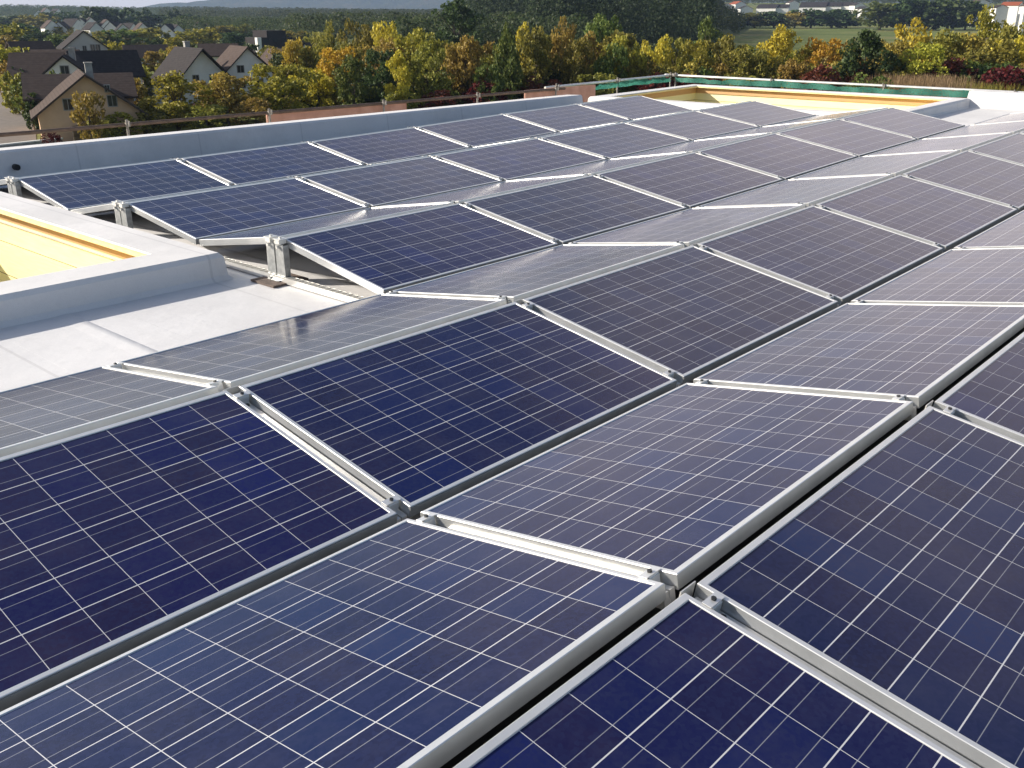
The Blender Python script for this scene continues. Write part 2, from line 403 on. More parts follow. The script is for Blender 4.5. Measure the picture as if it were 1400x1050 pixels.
def make_panel():
    root = empty('solar_panel')
    f = MB(); X0, X1, Y0, Y1 = -LIP, GL + LIP, -LIP, GW + LIP
    # frame profile lofted as rectangular loops: outer wall, top lip, down to the glass, bottom flange
    L = lambda e, z: [(-e, -e, z), (GL + e, -e, z), (GL + e, GW + e + (.0045 if e > .01 else 0), z), (-e, GW + e + (.0045 if e > .01 else 0), z)]
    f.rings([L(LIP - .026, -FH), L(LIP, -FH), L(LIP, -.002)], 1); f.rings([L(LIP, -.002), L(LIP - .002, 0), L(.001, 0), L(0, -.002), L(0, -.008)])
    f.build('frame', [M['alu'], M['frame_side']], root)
    e = MB(); e.box((-LIP, -LIP - .0035, -FH + .001), (GL + LIP, -LIP - .0004, -.0055)); e.build('shade_strip', M['side_shade'], root)  # thin grey strip standing in for shade on the valley side
    me = bpy.data.meshes.new('cell_sheet')
    z = -.0035
    me.from_pydata([(0, 0, z), (GL, 0, z), (GL, GW, z), (0, GW, z), (0, 0, z-.006), (GL, 0, z-.006), (GL, GW, z-.006), (0, GW, z-.006)], [], [(0, 1, 2, 3), (7, 6, 5, 4)])
    uv = me.uv_layers.new(name='UVMap')
    for i, p in enumerate([(0, 0), (GL, 0), (GL, GW), (0, GW)]): uv.data[i].uv = p
    me.materials.append(M['cells']); me.materials.append(M['backsheet']); me.polygons[1].material_index = 1; me.update()
    link_mesh('cell_sheet', me, root)
    return root
def corner(kind, k, x, up):
    """glass plane point: kind 'f' rises away from the viewer, 'a' falls away; up = valley (0) or ridge (1) edge"""
    d = GV + up * GW * math.cos(TILT)
    if up == 0: h = HV[k]
    else:
        k2 = k + 1 if kind == 'f' else k - 1
        h = .5 * (HV.get(k, 0) + HV.get(k2, HV.get(k, 0))) + GW * math.sin(TILT)
    return Vector((x, k * Q + (d if kind == 'f' else -d), h + sag(x)))
def frame_at(kind, k, xa, xb):
    """matrix of the sloping plane between two x positions; local x along the row, y up the slope"""
    if kind == 'a': xa, xb = xb, xa
    v0, v1 = corner(kind, k, xa, 0), corner(kind, k, xb, 0); r0, r1 = corner(kind, k, xa, 1), corner(kind, k, xb, 1)
    ex = ((v1 - v0) + (r1 - r0)).normalized(); up = ((r0 - v0) + (r1 - v1)); ez = ex.cross(up).normalized(); ey = ez.cross(ex)
    c = (v0 + v1 + r0 + r1) / 4
    mt = Matrix((ex, ey, ez)).transposed().to_4x4(); mt.translation = c
    return mt @ Matrix.Translation((-GL / 2, -GW / 2, 0))

def make_rail(ridge_plate):
    """sloping profile in the joint between two panels, local x=0 is the joint centre, y up the slope"""
    root = empty('mounting_rail')
    r = MB(); w = .0255
    y0, y1 = -.012, GW + .012
    # U profile with a centre groove
    for a, b, zt in ((-w, -.003, -.038), (.003, w, -.038)):
        r.box((a, y0, -.075), (b, y1, zt))
    r.box((-w, y0 + .001, -.085), (w, y1 - .001, -.0755))
    r.box((-.0029, y0 + .002, -.0754), (.0029, y1 - .002, -.058))
    rl = r.build('rail', M['rail'], root)
    for yc in (.045, GW - .045):
        c = MB(); c.box((-.022, yc - .016, -.0379), (.022, yc + .016, -.006)); c.box((-.033, yc - .014, .0005), (.033, yc + .014, .0025)); c.box((-.022, yc - .013, -.006), (.022, yc + .013, .0005))
        co = c.build('clamp', M['alu'], root)
        b = MB(); b.tube((0, yc, .0032), (0, yc, .009), .0075, n=6); b.build('bolt', M['bolt'], co)
        b = MB(); b.tube((0, yc + (.036 if yc < .5 else -.036), -.0375), (0, yc + (.036 if yc < .5 else -.036), -.028), .010, n=6); b.build('nut', M['bolt'], rl)
    if ridge_plate:
        p = MB(); p.box((-.035, GW + .0285, -.16), (.035, GW + .032, -.004)); p.box((-.034, GW + .0325, -.16), (.034, GW + .062, -.150)); p.build('ridge_plate', M['alu_side'], root)
    return root

panel0 = make_panel(); rail_f = make_rail(True); rail_a = make_rail(False)
used = set()
def place(proto, mat, label, cat, group):
    o = proto if proto.name not in used else copy_tree(proto)
    used.add(proto.name); used.add(o.name)
    o.matrix_basis = mat; tag(o, label, cat, group)
    return o
ROWS = [('a', 4, 2, 7, 'behind the first facing row'), ('f', 3, 2, 7, 'first'), ('a', 3, 2, 7, 'first and second'), ('f', 2, 2, 7, 'second'),
        ('a', 2, 2, 7, 'second and third'), ('f', 1, 2, 7, 'third'), ('a', 1, 0, 8, 'third and fourth'), ('f', 0, 0, 9, 'fourth'),
        ('a', 0, 0, 7, 'fourth and fifth'), ('f', -1, 0, 4, 'fifth')]
for kind, k, i0, i1, nm in ROWS:
    for i in range(i0, i1 + 1):
        o_ = ORD[i - i0]
        if kind == 'f': lb = f'dark blue solar panel facing the viewer, {o_} from the left in {nm} row from parapet'
        elif k == 4: lb = f'solar panel tilted towards left parapet behind the first facing row, {o_} from the left'
        else: lb = f'solar panel tilted away from viewer, {o_} from the left between {nm} facing rows'
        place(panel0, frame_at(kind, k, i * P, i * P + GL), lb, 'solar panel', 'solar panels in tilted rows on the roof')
    for i in range(i0 + 1, i1 + 1):
        x = i * P - (P - GL) / 2
        mt = frame_at(kind, k, x - GL / 2, x + GL / 2) @ Matrix.Translation((GL / 2, 0, 0))
        where = f'right of the {ORD[i - i0 - 1]} panel'
        if kind == 'f': lb = f'aluminium rail {where}, {nm} viewer facing row from parapet'
        elif k == 4: lb = f'aluminium rail {where} of the row nearest left parapet'
        else: lb = f'aluminium rail {where}, row between {nm} facing rows'
        place(rail_f if kind == 'f' else rail_a, mt, lb, 'mounting rail', 'rails in the panel joints')

# ------------------------------------------------------------------ uprights under the left ends of the ridges, base rail on the roof
def make_support():
    root = empty('ridge_support')
    b = MB(); b.box((-.13, -.12, 0), (.15, .14, .014)); b.build('rubber_pad', M['rubber'], root)
    b = MB(); b.box((-.05, -.06, .015), (.05, .06, .021)); b.tube((-.03, .05, .021), (-.03, .05, .033), .011, n=6); b.tube((.03, -.05, .021), (.03, -.05, .033), .011, n=6); b.build('foot_plate', M['steel'], root)
    for s in (-1, 1):
        u = MB(); y = s * .052
        # folded sheet: web plus two flanges, slightly tapering
        u.add([(-.014, y-.047, .02), (-.014, y+.047, .02), (-.014, y+.041, .27), (-.014, y-.041, .27), (-.010, y-.047, .02), (-.010, y+.047, .02), (-.010, y+.041, .27), (-.010, y-.041, .27)],
              [(0,1,2,3), (7,6,5,4), (0,4,5,1), (2,6,7,3), (1,5,6,2), (0,3,7,4)])
        u.box((-.0099, y-.044, .03), (.03, y-.041, .262)); u.box((-.0099, y+.041, .03), (.03, y+.044, .262))
        uo = u.build('upright', M['steel'], root)
        c = MB(); c.box((-.028, y-.024, .2705), (.03, y+.028, .30)); c.box((-.035, y-.036, .3005), (.036, y+.034, .306)); c.tube((-.0, y, .306), (0, y, .318), .011, n=6); c.tube((-.036, y, .25), (-.014, y, .25), .012, n=6)
        c.build('clamp', M['alu_side'], uo)
    return root
sup0 = make_support()
for k, nm, near in ((1, 'third', 'beside the grey upstand corner'), (2, 'second', 'behind the grey upstand'), (3, 'first', 'near the drain hole of the parapet')):
    x = 2 * P - .05
    p = (corner('f', k, x, 1) + corner('a', k + 1, x, 1)) / 2
    zr = roof_z(x)
    o = place(sup0, Matrix.Translation((x, p.y, zr + .003)) @ Matrix.Scale((p.z - zr + .0) / .298, 4, (0, 0, 1)), f'grey folded metal ridge upright under {nm} facing row, {near}', 'panel support', 'uprights at the left row ends')
def make_base_rail():
    r = MB(); y0, y1 = 2.12, 8.35
    r.box((-.028, y0, .004), (.028, y1, .010)); r.box((-.028, y0, .0101), (-.024, y1, .045)); r.box((.024, y0, .0101), (.028, y1, .045))
    y = y0 + .03
    while y < y1 - .05:
        r.box((-.0239, y, .033), (.0239, y + .028, .044)); y += .055
    return r
br = make_base_rail().build('base_rail', M['alu_side'], None, Matrix.Translation((2 * P - .05, 0, roof_z(2 * P - .05) + .004)))
tag(br, 'perforated aluminium base rail lying on the roof under the left row ends', 'base rail')

# loose lead with connector on the roof under the left end of the third row
ld = tag(empty('plug_lead', (3.72, 2.78, roof_z(3.7) + .004)), 'short black cable with pale plug lying under the third panel row', 'cable')
b = MB(); pts = [(math.cos(t * .45) * .16 + .02 * t, math.sin(t * .45) * .10, .004 + .012 * math.sin(t * .7) ** 2) for t in range(9)]
for p_, q_ in zip(pts, pts[1:]): b.tube(p_, q_, .0035, n=6)
b.build('lead', M['dark'], ld)
b = MB(); b.tube(pts[-1], (pts[-1][0] + .07, pts[-1][1] - .02, .012), .008, .006, 8); b.build('plug', M['trim_pale'], ld)
cb = MB(); yr = -Q / 2; k_ = []  # black strip added below the ridge so the gap reads as deep shade
for i in range(21):
    x = -.5 + i * .5; z = corner('f', -1, x, 1).z - .085
    k_.append([(x, yr - .10, z), (x, yr - .10, z - .012), (x, yr + .10, z - .012), (x, yr + .10, z), (x, yr + .04, z + .004), (x, yr - .04, z + .004)])
cb.rings(k_); tag(cb.build('ridge_gap_shade', M['dark']), 'black strip added to darken the gap under the nearest ridge', 'gap shade')

# ------------------------------------------------------------------ scaffolding outside the parapets
def scaffold_run(name, label, p0, p1, zrail, nposts, boards, net=None, zrail1=None, tops=None, netdrop=.12):
    p0 = Vector((*p0, 0)); p1 = Vector((*p1, 0)); d = p1 - p0; L = d.length; ux = d.normalized(); nx = Vector((-ux.y, ux.x, 0))
    z1 = zrail if zrail1 is None else zrail1
    t = tag(empty(name, (p0.x, p0.y, -10)), label, 'scaffold', 'scaffolds around the roof edge')
    IM = Matrix.Translation((-p0.x, -p0.y, 10))
    zz = lambda s: zrail + (z1 - zrail) * s / L
    at_ = lambda s, z, off=0.: p0 + ux * s + nx * off + Vector((0, 0, z))
    for i in range(nposts):
        s = L * i / (nposts - 1); pt = MB(); top = zz(s) + (.06 if (tops is None or i in tops) else .02)
        pt.tube(at_(s, -10), at_(s, top), .017, n=10)
        po = pt.build('post', M['old_steel'], t, IM)
        cp = MB(); cp.box((-.022, -.022, -.025), (.022, .022, .025), M=Matrix.Translation(at_(s, zz(s)))); cp.tube(at_(s, zz(s) - .02, -.06), at_(s, zz(s) + .05, -.06), .012, n=6)
        cp.build('coupler', M['old_steel'], po)
    g = MB(); g.tube(at_(-.3, zz(-.3), .03), at_(L + .3, zz(L + .3), .03), .024, n=10); g.build('guard_rail', M['alu_side'] if net else M['handrail'], t, IM)
    g = MB(); g.tube(at_(-.3, zz(-.3) - .45, .03), at_(L + .3, zz(L + .3) - .45, .03), .024, n=10); g.build('guard_rail', M['steel'], t, IM)
    for s0, s1, za, zb in boards:
        b = MB(); q = [at_(s0, za + zz(s0), .06), at_(s1, za + zz(s1), .06), at_(s1, zb + zz(s1), .06), at_(s0, zb + zz(s0), .06)]
        q2 = [p + nx * .03 for p in q]
        b.add(q + q2, [(0,1,2,3), (7,6,5,4), (0,4,5,1), (1,5,6,2), (2,6,7,3), (3,7,4,0)]); b.build('toe_board', M['toe'], t, IM)
    dk = MB(); q = [at_(0, zz(0) - 1.0, -.35), at_(L, zz(L) - 1.0, -.35), at_(L, zz(L) - 1.0, .35), at_(0, zz(0) - 1.0, .35)]
    dk.add(q + [p - Vector((0, 0, .05)) for p in q], [(0,1,2,3), (7,6,5,4), (0,4,5,1), (1,5,6,2), (2,6,7,3), (3,7,4,0)]); dk.build('walkway', M['wood_dark'], t, IM)
    if net:
        nb = MB(); NS = int(L * 6); rows = 2; vs_ = []
        for i in range(NS + 1):
            s = L * i / NS; sagz = .018 * math.sin(i * .31) + .012 * math.sin(i * 1.13 + 1) + .012 * math.sin(i * 2.9)
            for j in range(rows):
                vs_.append(at_(s, zz(s) - netdrop - sagz * (.3 if j else 1) - j * .10, -.03 + .04 * math.sin(i * 1.7 + j * 1.3)))
        nb.add(vs_, [(i*rows+j, (i+1)*rows+j, (i+1)*rows+j+1, i*rows+j+1) for i in range(NS) for j in range(rows-1)])
        nb.build('safety_net', M['net'], t, IM, smooth=True)
    return t
def mat_net():
    t = NT('green_mesh_net'); P_ = t.coord(); n1 = t.noise(3, P_); n2 = t.noise(60, P_, 2)
    c = t.ramp(n1, [(.3, (.03, .17, .125)), (.7, (.07, .27, .21))])
    t.val(t.b.inputs['Base Color'], c); t.set(Roughness=.8)
    tr = t.n('ShaderNodeBsdfTranslucent'); t.l(c, tr.inputs[0]); mx = t.n('ShaderNodeMixShader'); mx.inputs[0].default_value = .4
    tp = t.n('ShaderNodeBsdfTransparent'); m2 = t.n('ShaderNodeMixShader')
    t.l(t.math('MULTIPLY', t.math('GREATER_THAN', n2, .58), .7), m2.inputs[0])
    t.l(t.b.outputs[0], mx.inputs[1]); t.l(tr.outputs[0], mx.inputs[2]); t.l(mx.outputs[0], m2.inputs[1]); t.l(tp.outputs[0], m2.inputs[2]); t.l(m2.outputs[0], t.out.inputs[0])
    return t.mat
M['net'] = mat_net()
scaffold_run('scaffold', 'scaffold with wooden handrail and pinkish boards behind the left parapet', (1.5, 9.75), (14.2, 9.75), .28, 7,
             [(6.35, 9.0, -.42, -.02), (11.9, 14.0, -.36, .02)])
scaffold_run('scaffold', 'short scaffold with green net between left parapet and far corner', (14.4, 9.9), (18.3, 9.9), .31, 3, [], True, .36, netdrop=.03)
scaffold_run('scaffold', 'scaffold with steel rail and green net along the far roof edge', (18.35, 9.8), (18.35, -4.), .36, 7, [], True, .30, tops=(0,), netdrop=.03)

# ------------------------------------------------------------------ terrain
# height above the camera-level datum as function of the picture column (direction) and the distance
CTRL_R = np.array([0, 300, 480, 700, 950, 1300, 1800, 2400, 3200, 5000, 9500.])
CTRL_X = np.array([-900, 0, 240, 600, 640, 720, 930, 1010, 1400, 2300.])
CTRL_H = np.array([
    [-10, -10, -10, -10, -8, -6, 0, 6, 10, 10, 10],
    [-10, -10, -10, -10, -8, -4, 2, 12, 14, 14, 14],
    [-10, -10, -10, -10, -9, -6, 2, 6, 8, 8, 8],
    [-10, -10, -10, -10, -8, -6, -2, 2, 4, 4, 4],
    [-10, -10, -8, 2, 8, 8, 4, 4, 4, 4, 4],
    [-10, -10, -4, 14, 26, 30, 24, 14, 8, 6, 6],
    [-10, -10, -6, 10, 24, 34, 34, 24, 14, 8, 8],
    [-10, -10, -10, -9, -6, 8, 24, 30, 24, 10, 10],
    [-10, -10, -10, -9, -5, 9, 22, 28, 24, 10, 10],
    [-10, -10, -10, -10, -8, 0, 10, 16, 16, 10, 10]], float)
def terr(px, r):
    px = np.clip(px, CTRL_X[0], CTRL_X[-1]); j = int(np.clip(np.searchsorted(CTRL_X, px) - 1, 0, len(CTRL_X) - 2))
    t = (px - CTRL_X[j]) / (CTRL_X[j+1] - CTRL_X[j]); t = t * t * (3 - 2 * t)
    return float((1 - t) * np.interp(r, CTRL_R, CTRL_H[j]) + t * np.interp(r, CTRL_R, CTRL_H[j+1]))
FWD = math.atan2(CR[2][1], CR[2][0])
def col_of(az):
    """picture column on the horizon for a bearing"""
    d = (FWD - az + math.pi) % (2 * math.pi) - math.pi
    if abs(d) > 1.2: return 2300 if d > 0 else -900
    return 700 + FPX / math.cos(.3676) * math.tan(d)
def on_ground(px, dist):
    p = bearing(px, dist); p[2] = terr(px, dist); return p

azs = np.concatenate([FWD + np.linspace(-.62, .62, 150), FWD + np.linspace(.7, 2 * math.pi - .7, 44)])
rs = np.concatenate([[0.], np.geomspace(12, 9300, 70)])
vs_ = [(CAM[0], CAM[1], -10.)]
for r in rs[1:]:
    for a in azs:
        vs_.append((CAM[0] + r * math.cos(a), CAM[1] + r * math.sin(a), terr(col_of(a), r)))
n = len(azs); fs = [(0, 1 + k, 1 + (k + 1) % n) for k in range(n)]
for j in range(len(rs) - 2):
    for k in range(n):
        a = 1 + j * n + k; b = 1 + j * n + (k + 1) % n; fs.append((a, a + n, b + n, b))
g = MB(); g.v = vs_; g.f = fs; g.m = [0] * len(fs)
tag(g.build('ground', M['ground'], smooth=True), kind='structure')

# distant wooded ridge
def mat_hill():
    t = NT('far_woodland'); P_ = t.coord(); n1 = t.noise(.004, P_, 6, .7); n2 = t.noise(.03, P_, 4, .7)
    c = t.ramp(t.math('ADD', t.math('MULTIPLY', n1, .5), t.math('MULTIPLY', n2, .5)), [(.38, (.020, .034, .020)), (.52, (.045, .055, .025)), (.64, (.085, .07, .03))])
    t.val(t.b.inputs['Base Color'], c); t.set(Roughness=1.); t.b.inputs['Specular IOR Level'].default_value = 0; t.bump(n2, 1., 20)
    return t.mat
M['hill'] = mat_hill()
def far_ridge(name, dist, prof, depth, rough):
    mb = MB(); nx_ = 160; ny_ = 12; x0, x1 = prof[0][0], prof[-1][0]; vs_ = []
    for i in range(nx_ + 1):
        px = x0 + (x1 - x0) * i / nx_; yt = np.interp(px, [p[0] for p in prof], [p[1] for p in prof])
        top = ztop(px, yt, dist)
        for j in range(ny_ + 1):
            s = j / ny_ * 2 - 1; d = dist + s * depth
            b = bearing(px, d); hh = -12 + (top + 12) * (math.cos(s * math.pi) * .5 + .5)
            hh += rough * (math.sin(px * .09 + j * 2.1) + math.sin(px * .23 + j * 1.3) * .6) * (1 - abs(s))
            vs_.append((b[0], b[1], hh))
    k_ = ny_ + 1
    mb.add(vs_, [(i*k_+j, i*k_+j+1, (i+1)*k_+j+1, (i+1)*k_+j) for i in range(nx_) for j in range(ny_)])
    return tag(mb.build(name, M['hill'], smooth=True), kind='structure')
far_ridge('hills', 5600, [(-300, 19), (60, 17), (170, 13), (240, 4), (330, -2), (480, -8), (640, -10), (900, -14), (1700, -14)], 700, 3)

# ------------------------------------------------------------------ vegetation
M['bark'] = simple('tree_bark', (.10, .075, .055), (.06, .045, .035), 8, .9, 0, .6, 30, .02)
LEAF = {
    'yellow green': ((.15, .155, .020), (.30, .29, .032), (.46, .41, .055)),
    'yellow': ((.26, .20, .022), (.44, .34, .036), (.58, .46, .06)),
    'golden': ((.32, .19, .018), (.48, .31, .028), (.62, .43, .04)),
    'olive': ((.10, .10, .020), (.215, .20, .034), (.35, .30, .055)),
    'dark green': ((.024, .044, .015), (.048, .080, .022), (.09, .125, .036)),
    'green': ((.05, .082, .020), (.11, .145, .030), (.20, .22, .046)),
    'orange brown': ((.16, .12, .028), (.30, .22, .044), (.43, .325, .065)),
    'dark red': ((.055, .012, .010), (.11, .022, .016), (.17, .04, .022)),
    'conifer': ((.032, .054, .030), (.048, .074, .036), (.072, .098, .044)),
    'far wood': ((.034, .052, .020), (.050, .070, .026), (.080, .088, .034)),
    'tan': ((.16, .11, .055), (.26, .18, .09), (.36, .26, .14)),
}
for n_, cs in LEAF.items(): M['leaf ' + n_] = mat_leaf('leaves_' + n_.replace(' ', '_'), *cs, .5 if n_ in ('conifer', 'far wood') else .32)

def leaf_quads(cent, size, r, squash=.75):
    n_ = len(cent)
    u = r.normal(size=(n_, 3)); u /= np.linalg.norm(u, axis=1)[:, None]
    w = r.normal(size=(n_, 3)); w -= (w * u).sum(1)[:, None] * u; w /= np.linalg.norm(w, axis=1)[:, None]
    s = size * r.uniform(.6, 1.3, (n_, 1))
    a, b = u * s, w * s * squash
    v = np.stack([cent - a * .5 - b * .2, cent - b * .55 + a * .1, cent + a * .5 + b * .1, cent + b * .5 - a * .05], 1).reshape(-1, 3)
    return v, np.arange(n_ * 4).reshape(-1, 4)
def crown_points(shape, n_leaf, r):
    """points of a unit crown: height 0..1, radius about .5; gathered into clumps with gaps between them"""
    ncl = 64
    cl = []
    while len(cl) < ncl:
        p = r.uniform(-1, 1, 3)
        if p @ p > 1 or p @ p < .12: continue
        z = p[2] * .5 + .5
        if shape == 'round': rad = 1.
        elif shape == 'cone': rad = .25 + 1.05 * (1 - z) ** .8
        elif shape == 'tall': rad = .75 + .35 * math.sin(z * 2.6)
        else: rad = .8 + .35 * math.sin(3 * z + 1)
        cl.append((p[0] * .42 * rad, p[1] * .42 * rad, .04 + .9 * z, r.uniform(.045, .13)))
    cl = np.array(cl); cl[:, :2] *= 1 + .25 * np.sin(np.arctan2(cl[:, 1], cl[:, 0]) * 3 + r.uniform(0, 6))[:, None]
    w = cl[:, 3] ** 2; idx = r.choice(ncl, n_leaf, p=w / w.sum())
    d = r.normal(size=(n_leaf, 3)); d /= np.linalg.norm(d, axis=1)[:, None]
    d *= (r.uniform(.25, 1, (n_leaf, 1)) ** .5) * 1.15
    return cl[idx, :3] + d * cl[idx, 3:4] * np.array([1, 1, .8]), cl
def trunk_mesh(cl, r, bare=.22):
    mb = MB(); p = Vector((0, 0, 0)); top = Vector((r.uniform(-.04, .04), r.uniform(-.04, .04), .5 + bare * .3))
    mb.tube((0, 0, -.02), top * .45, .030, .022, 8); mb.tube(top * .45, top, .022, .010, 7)
    for c in cl[::5]:
        s = r.uniform(.35, .95); a = top * s; b = Vector((c[0], c[1], bare + c[2] * (1 - bare)))
        mb.tube(a, a.lerp(b, .55) + Vector((0, 0, .03)), .011, .007, 5, cap=False); mb.tube(a.lerp(b, .55) + Vector((0, 0, .03)), b, .007, .003, 5, cap=False)
    return mb
PROTO = {}
def proto(shape, v, n_leaf, size, bare):
    key = (shape, v, n_leaf)
    if key not in PROTO:
        r = np.random.default_rng(hash_(shape) * 31 + v * 7 + n_leaf)
        pts, cl = crown_points(shape, n_leaf, r); pts[:, 2] = bare + pts[:, 2] * (1 - bare)
        vv, qq = leaf_quads(pts, size, r)
        t = trunk_mesh(cl, r, bare)
        tm = bpy.data.meshes.new('trunk'); tm.from_pydata(t.v, [], t.f); tm.materials.append(M['bark']); tm.update()
        PROTO[key] = (np_mesh('crown', vv, qq, M['leaf green']), tm)
    return PROTO[key]
def hash_(s): return sum(ord(c) * (i + 1) for i, c in enumerate(s)) % 997
def tree(name, label, cat, group, px, dist, ytop, wpx, colr, shape='round', v=0, n_leaf=2600, size=.055, bare=.2, base=None, trunk=True):
    g_ = on_ground(px, dist) if base is None else base
    h = (ztop(px, ytop, dist) - g_[2]) * (1.2 if 430 < px < 880 else 1.0); w = wpx / 1400 * dist * 1.2
    cm, tm = proto(shape, v, n_leaf, size, bare)
    o = tag(empty(name, g_, random.uniform(0, 6.28)), label, cat, group); o.scale = (w, w, h)
    c = link_mesh('crown', cm, o); c.material_slots[0].link = 'OBJECT'; c.material_slots[0].material = M['leaf ' + colr]
    if trunk: link_mesh('trunk', tm, o)
    return o

# the tree belt beyond the roof, left to right: column, top row, width, distance, colour, shape
BELT = [
    (168, 112, 48, 128, 'orange brown', 'round'), (230, 99, 88, 112, 'yellow green', 'round'), (301, 92, 78, 116, 'orange brown', 'round'),
    (378, 82, 92, 116, 'yellow green', 'round'), (404, 50, 40, 150, 'yellow', 'tall'), (380, 62, 36, 175, 'orange brown', 'round'),
    (426, 88, 62, 124, 'yellow', 'round'), (452, 42, 36, 160, 'olive', 'tall'), (462, 76, 60, 135, 'golden', 'round'),
    (497, 34, 48, 165, 'olive', 'tall'), (530, 37, 44, 160, 'yellow', 'tall'), (480, 92, 56, 120, 'green', 'round'),
    (522, 78, 58, 124, 'dark green', 'round'), (543, 86, 38, 119, 'yellow', 'round'), (570, 48, 60, 140, 'yellow green', 'round'),
    (585, 72, 60, 124, 'olive', 'tall'), (624, 15, 72, 235, 'dark green', 'round'), (616, 66, 50, 130, 'orange brown', 'tall'),
    (642, 58, 64, 128, 'orange brown', 'round'), (668, 96, 40, 122, 'green', 'round'), (694, 49, 42, 126, 'green', 'cone'),
    (732, 46, 58, 132, 'olive', 'round'), (716, 52, 40, 138, 'yellow', 'round'), (771, 40, 44, 136, 'orange brown', 'tall'),
    (790, 66, 50, 132, 'olive', 'round'), (822, 28, 58, 175, 'green', 'round'), (806, 62, 48, 138, 'orange brown', 'round'),
    (858, 56, 46, 134, 'yellow green', 'tall'), (840, 70, 44, 132, 'green', 'round'), (897, 38, 40, 142, 'yellow', 'tall'),
    (922, 46, 44, 148, 'olive', 'round'), (880, 72, 46, 134, 'olive', 'round'), (952, 51, 52, 142, 'yellow green', 'round'),
    (965, 24, 40, 210, 'green', 'round'), (992, 38, 56, 148, 'olive', 'round'), (1018, 60, 52, 140, 'olive', 'round'),
    (1070, 36, 60, 148, 'yellow', 'round'), (1050, 66, 56, 140, 'olive', 'round'), (1088, 74, 50, 138, 'orange brown', 'round'),
    (1126, 49, 58, 148, 'golden', 'round'), (1106, 58, 40, 152, 'yellow green', 'round'), (1182, 34, 74, 144, 'dark green', 'cone'),
    (1246, 20, 56, 160, 'yellow', 'tall'), (1228, 44, 60, 152, 'orange brown', 'round'), (1262, 56, 62, 146, 'yellow green', 'round'),
    (1292, 42, 70, 156, 'olive', 'round'), (1342, 3, 52, 190, 'yellow green', 'tall'), (1326, 36, 78, 158, 'orange brown', 'round'),
    (1356, 44, 70, 152, 'olive', 'tall'), (1400, 38, 66, 156, 'yellow', 'round'), (1440, 30, 80, 156, 'olive', 'round'), (1385, 30, 50, 170, 'olive', 'tall'),
]
SH = {'round': 'rounded', 'tall': 'slender', 'cone': 'pointed'}
for q, (px, yt, w, d, c, s) in enumerate(sorted(BELT)):
    nn = f'{ORD[q % 10]} of ten'
    pos = f'number {q + 1} from the left'
    tree('broadleaf_tree', f'{c} {SH[s]} autumn tree in the belt beyond the roof, {pos}', 'tree', 'trees in the belt beyond the roof', px, d, yt, w, c, s, q % 4, 3800, .047, .08)
# a second, looser line of trees that closes the gaps of the belt
rb = random.Random(5)
BACK = []
px = 395
while px < 1440:
    BACK.append((px, np.interp(px, [395, 600, 1000, 1440], [68, 72, 66, 52]) + rb.uniform(-15, 5), rb.uniform(40, 60), np.interp(px, [395, 600, 1440], [150, 146, 172]) + rb.uniform(-5, 8), rb.choice(['olive', 'olive', 'orange brown', 'yellow green', 'yellow', 'yellow green', 'dark green']), rb.choice(['round', 'tall', 'tall'])))
    px += rb.uniform(14, 22)
for q, (px, yt, w, d, c, s) in enumerate(BACK):
    tree('broadleaf_tree', f'{c} {SH[s]} tree in the rear line of the belt, number {q + 1} from the left', 'tree', 'rear line of the tree belt', px, d, yt, w, c, s, q % 4, 3800, .047, .08)
UNDER = []
px = 215
while px < 1430:
    UNDER.append((px, np.interp(px, [215, 400, 800, 1430], [143, 118, 92, 80]) + rb.uniform(-6, 6), rb.uniform(46, 66), np.interp(px, [215, 400, 800, 1430], [118, 124, 136, 150]), rb.choice(['olive', 'dark green', 'dark red', 'orange brown', 'olive', 'green'])))
    px += rb.uniform(20, 32)
for q, (px, yt, w, d, c) in enumerate(UNDER):
    tree('bush', f'{c} undergrowth bush between the belt trees, number {q + 1} from the left', 'bush', 'undergrowth of the tree belt', px, d, yt, w, c, 'round', q % 3, 1500, .07, .02, None, False)
# low bushes at the foot of the belt
BUSH = [(50, 178, 22, 97, 'dark red', 'red leaved bush on the verge before the tan house'), (120, 160, 46, 104, 'olive', 'olive bush at the left end of the hedge'),
        (150, 152, 54, 106, 'yellow green', 'yellowish bush in the hedge below the tan house'), (185, 148, 50, 108, 'olive', 'olive bush beside the first yellow green tree'),
        (270, 140, 60, 108, 'olive', 'olive bush between the first two big trees'), (340, 132, 60, 110, 'orange brown', 'brownish bush at the foot of the big yellow green tree'),
        (600, 128, 50, 118, 'dark red', 'reddish bush behind the long toe board'), (545, 128, 50, 118, 'olive', 'olive bush behind the long toe board'),
        (660, 118, 60, 122, 'dark red', 'dark red bush left of the pointed green tree'), (745, 112, 60, 126, 'dark red', 'dark red bush behind the short toe board'),
        (820, 104, 60, 128, 'olive', 'olive bush behind the net corner'), (900, 98, 60, 130, 'dark red', 'dark red bush above the far net, left part'), (960, 100, 70, 130, 'dark red', 'reddish brown bush above the middle of the far net'),
        (1020, 98, 60, 132, 'olive', 'olive bush above the far net'), (1128, 86, 60, 132, 'dark red', 'crimson bush right of the golden tree'), (1196, 98, 50, 130, 'green', 'low green bush left of the dry grass tuft'),
        (1388, 84, 66, 142, 'dark red', 'crimson bush at the right picture edge'), (1318, 84, 60, 150, 'dark green', 'dark bush behind the dry grass')]
for q, (px, yt, w, d, c, lb) in enumerate(BUSH):
    tree('bush', lb, 'bush', 'bushes at the foot of the tree belt', px, d, yt, w, c, 'round', q % 3, 1500, .085, .02)

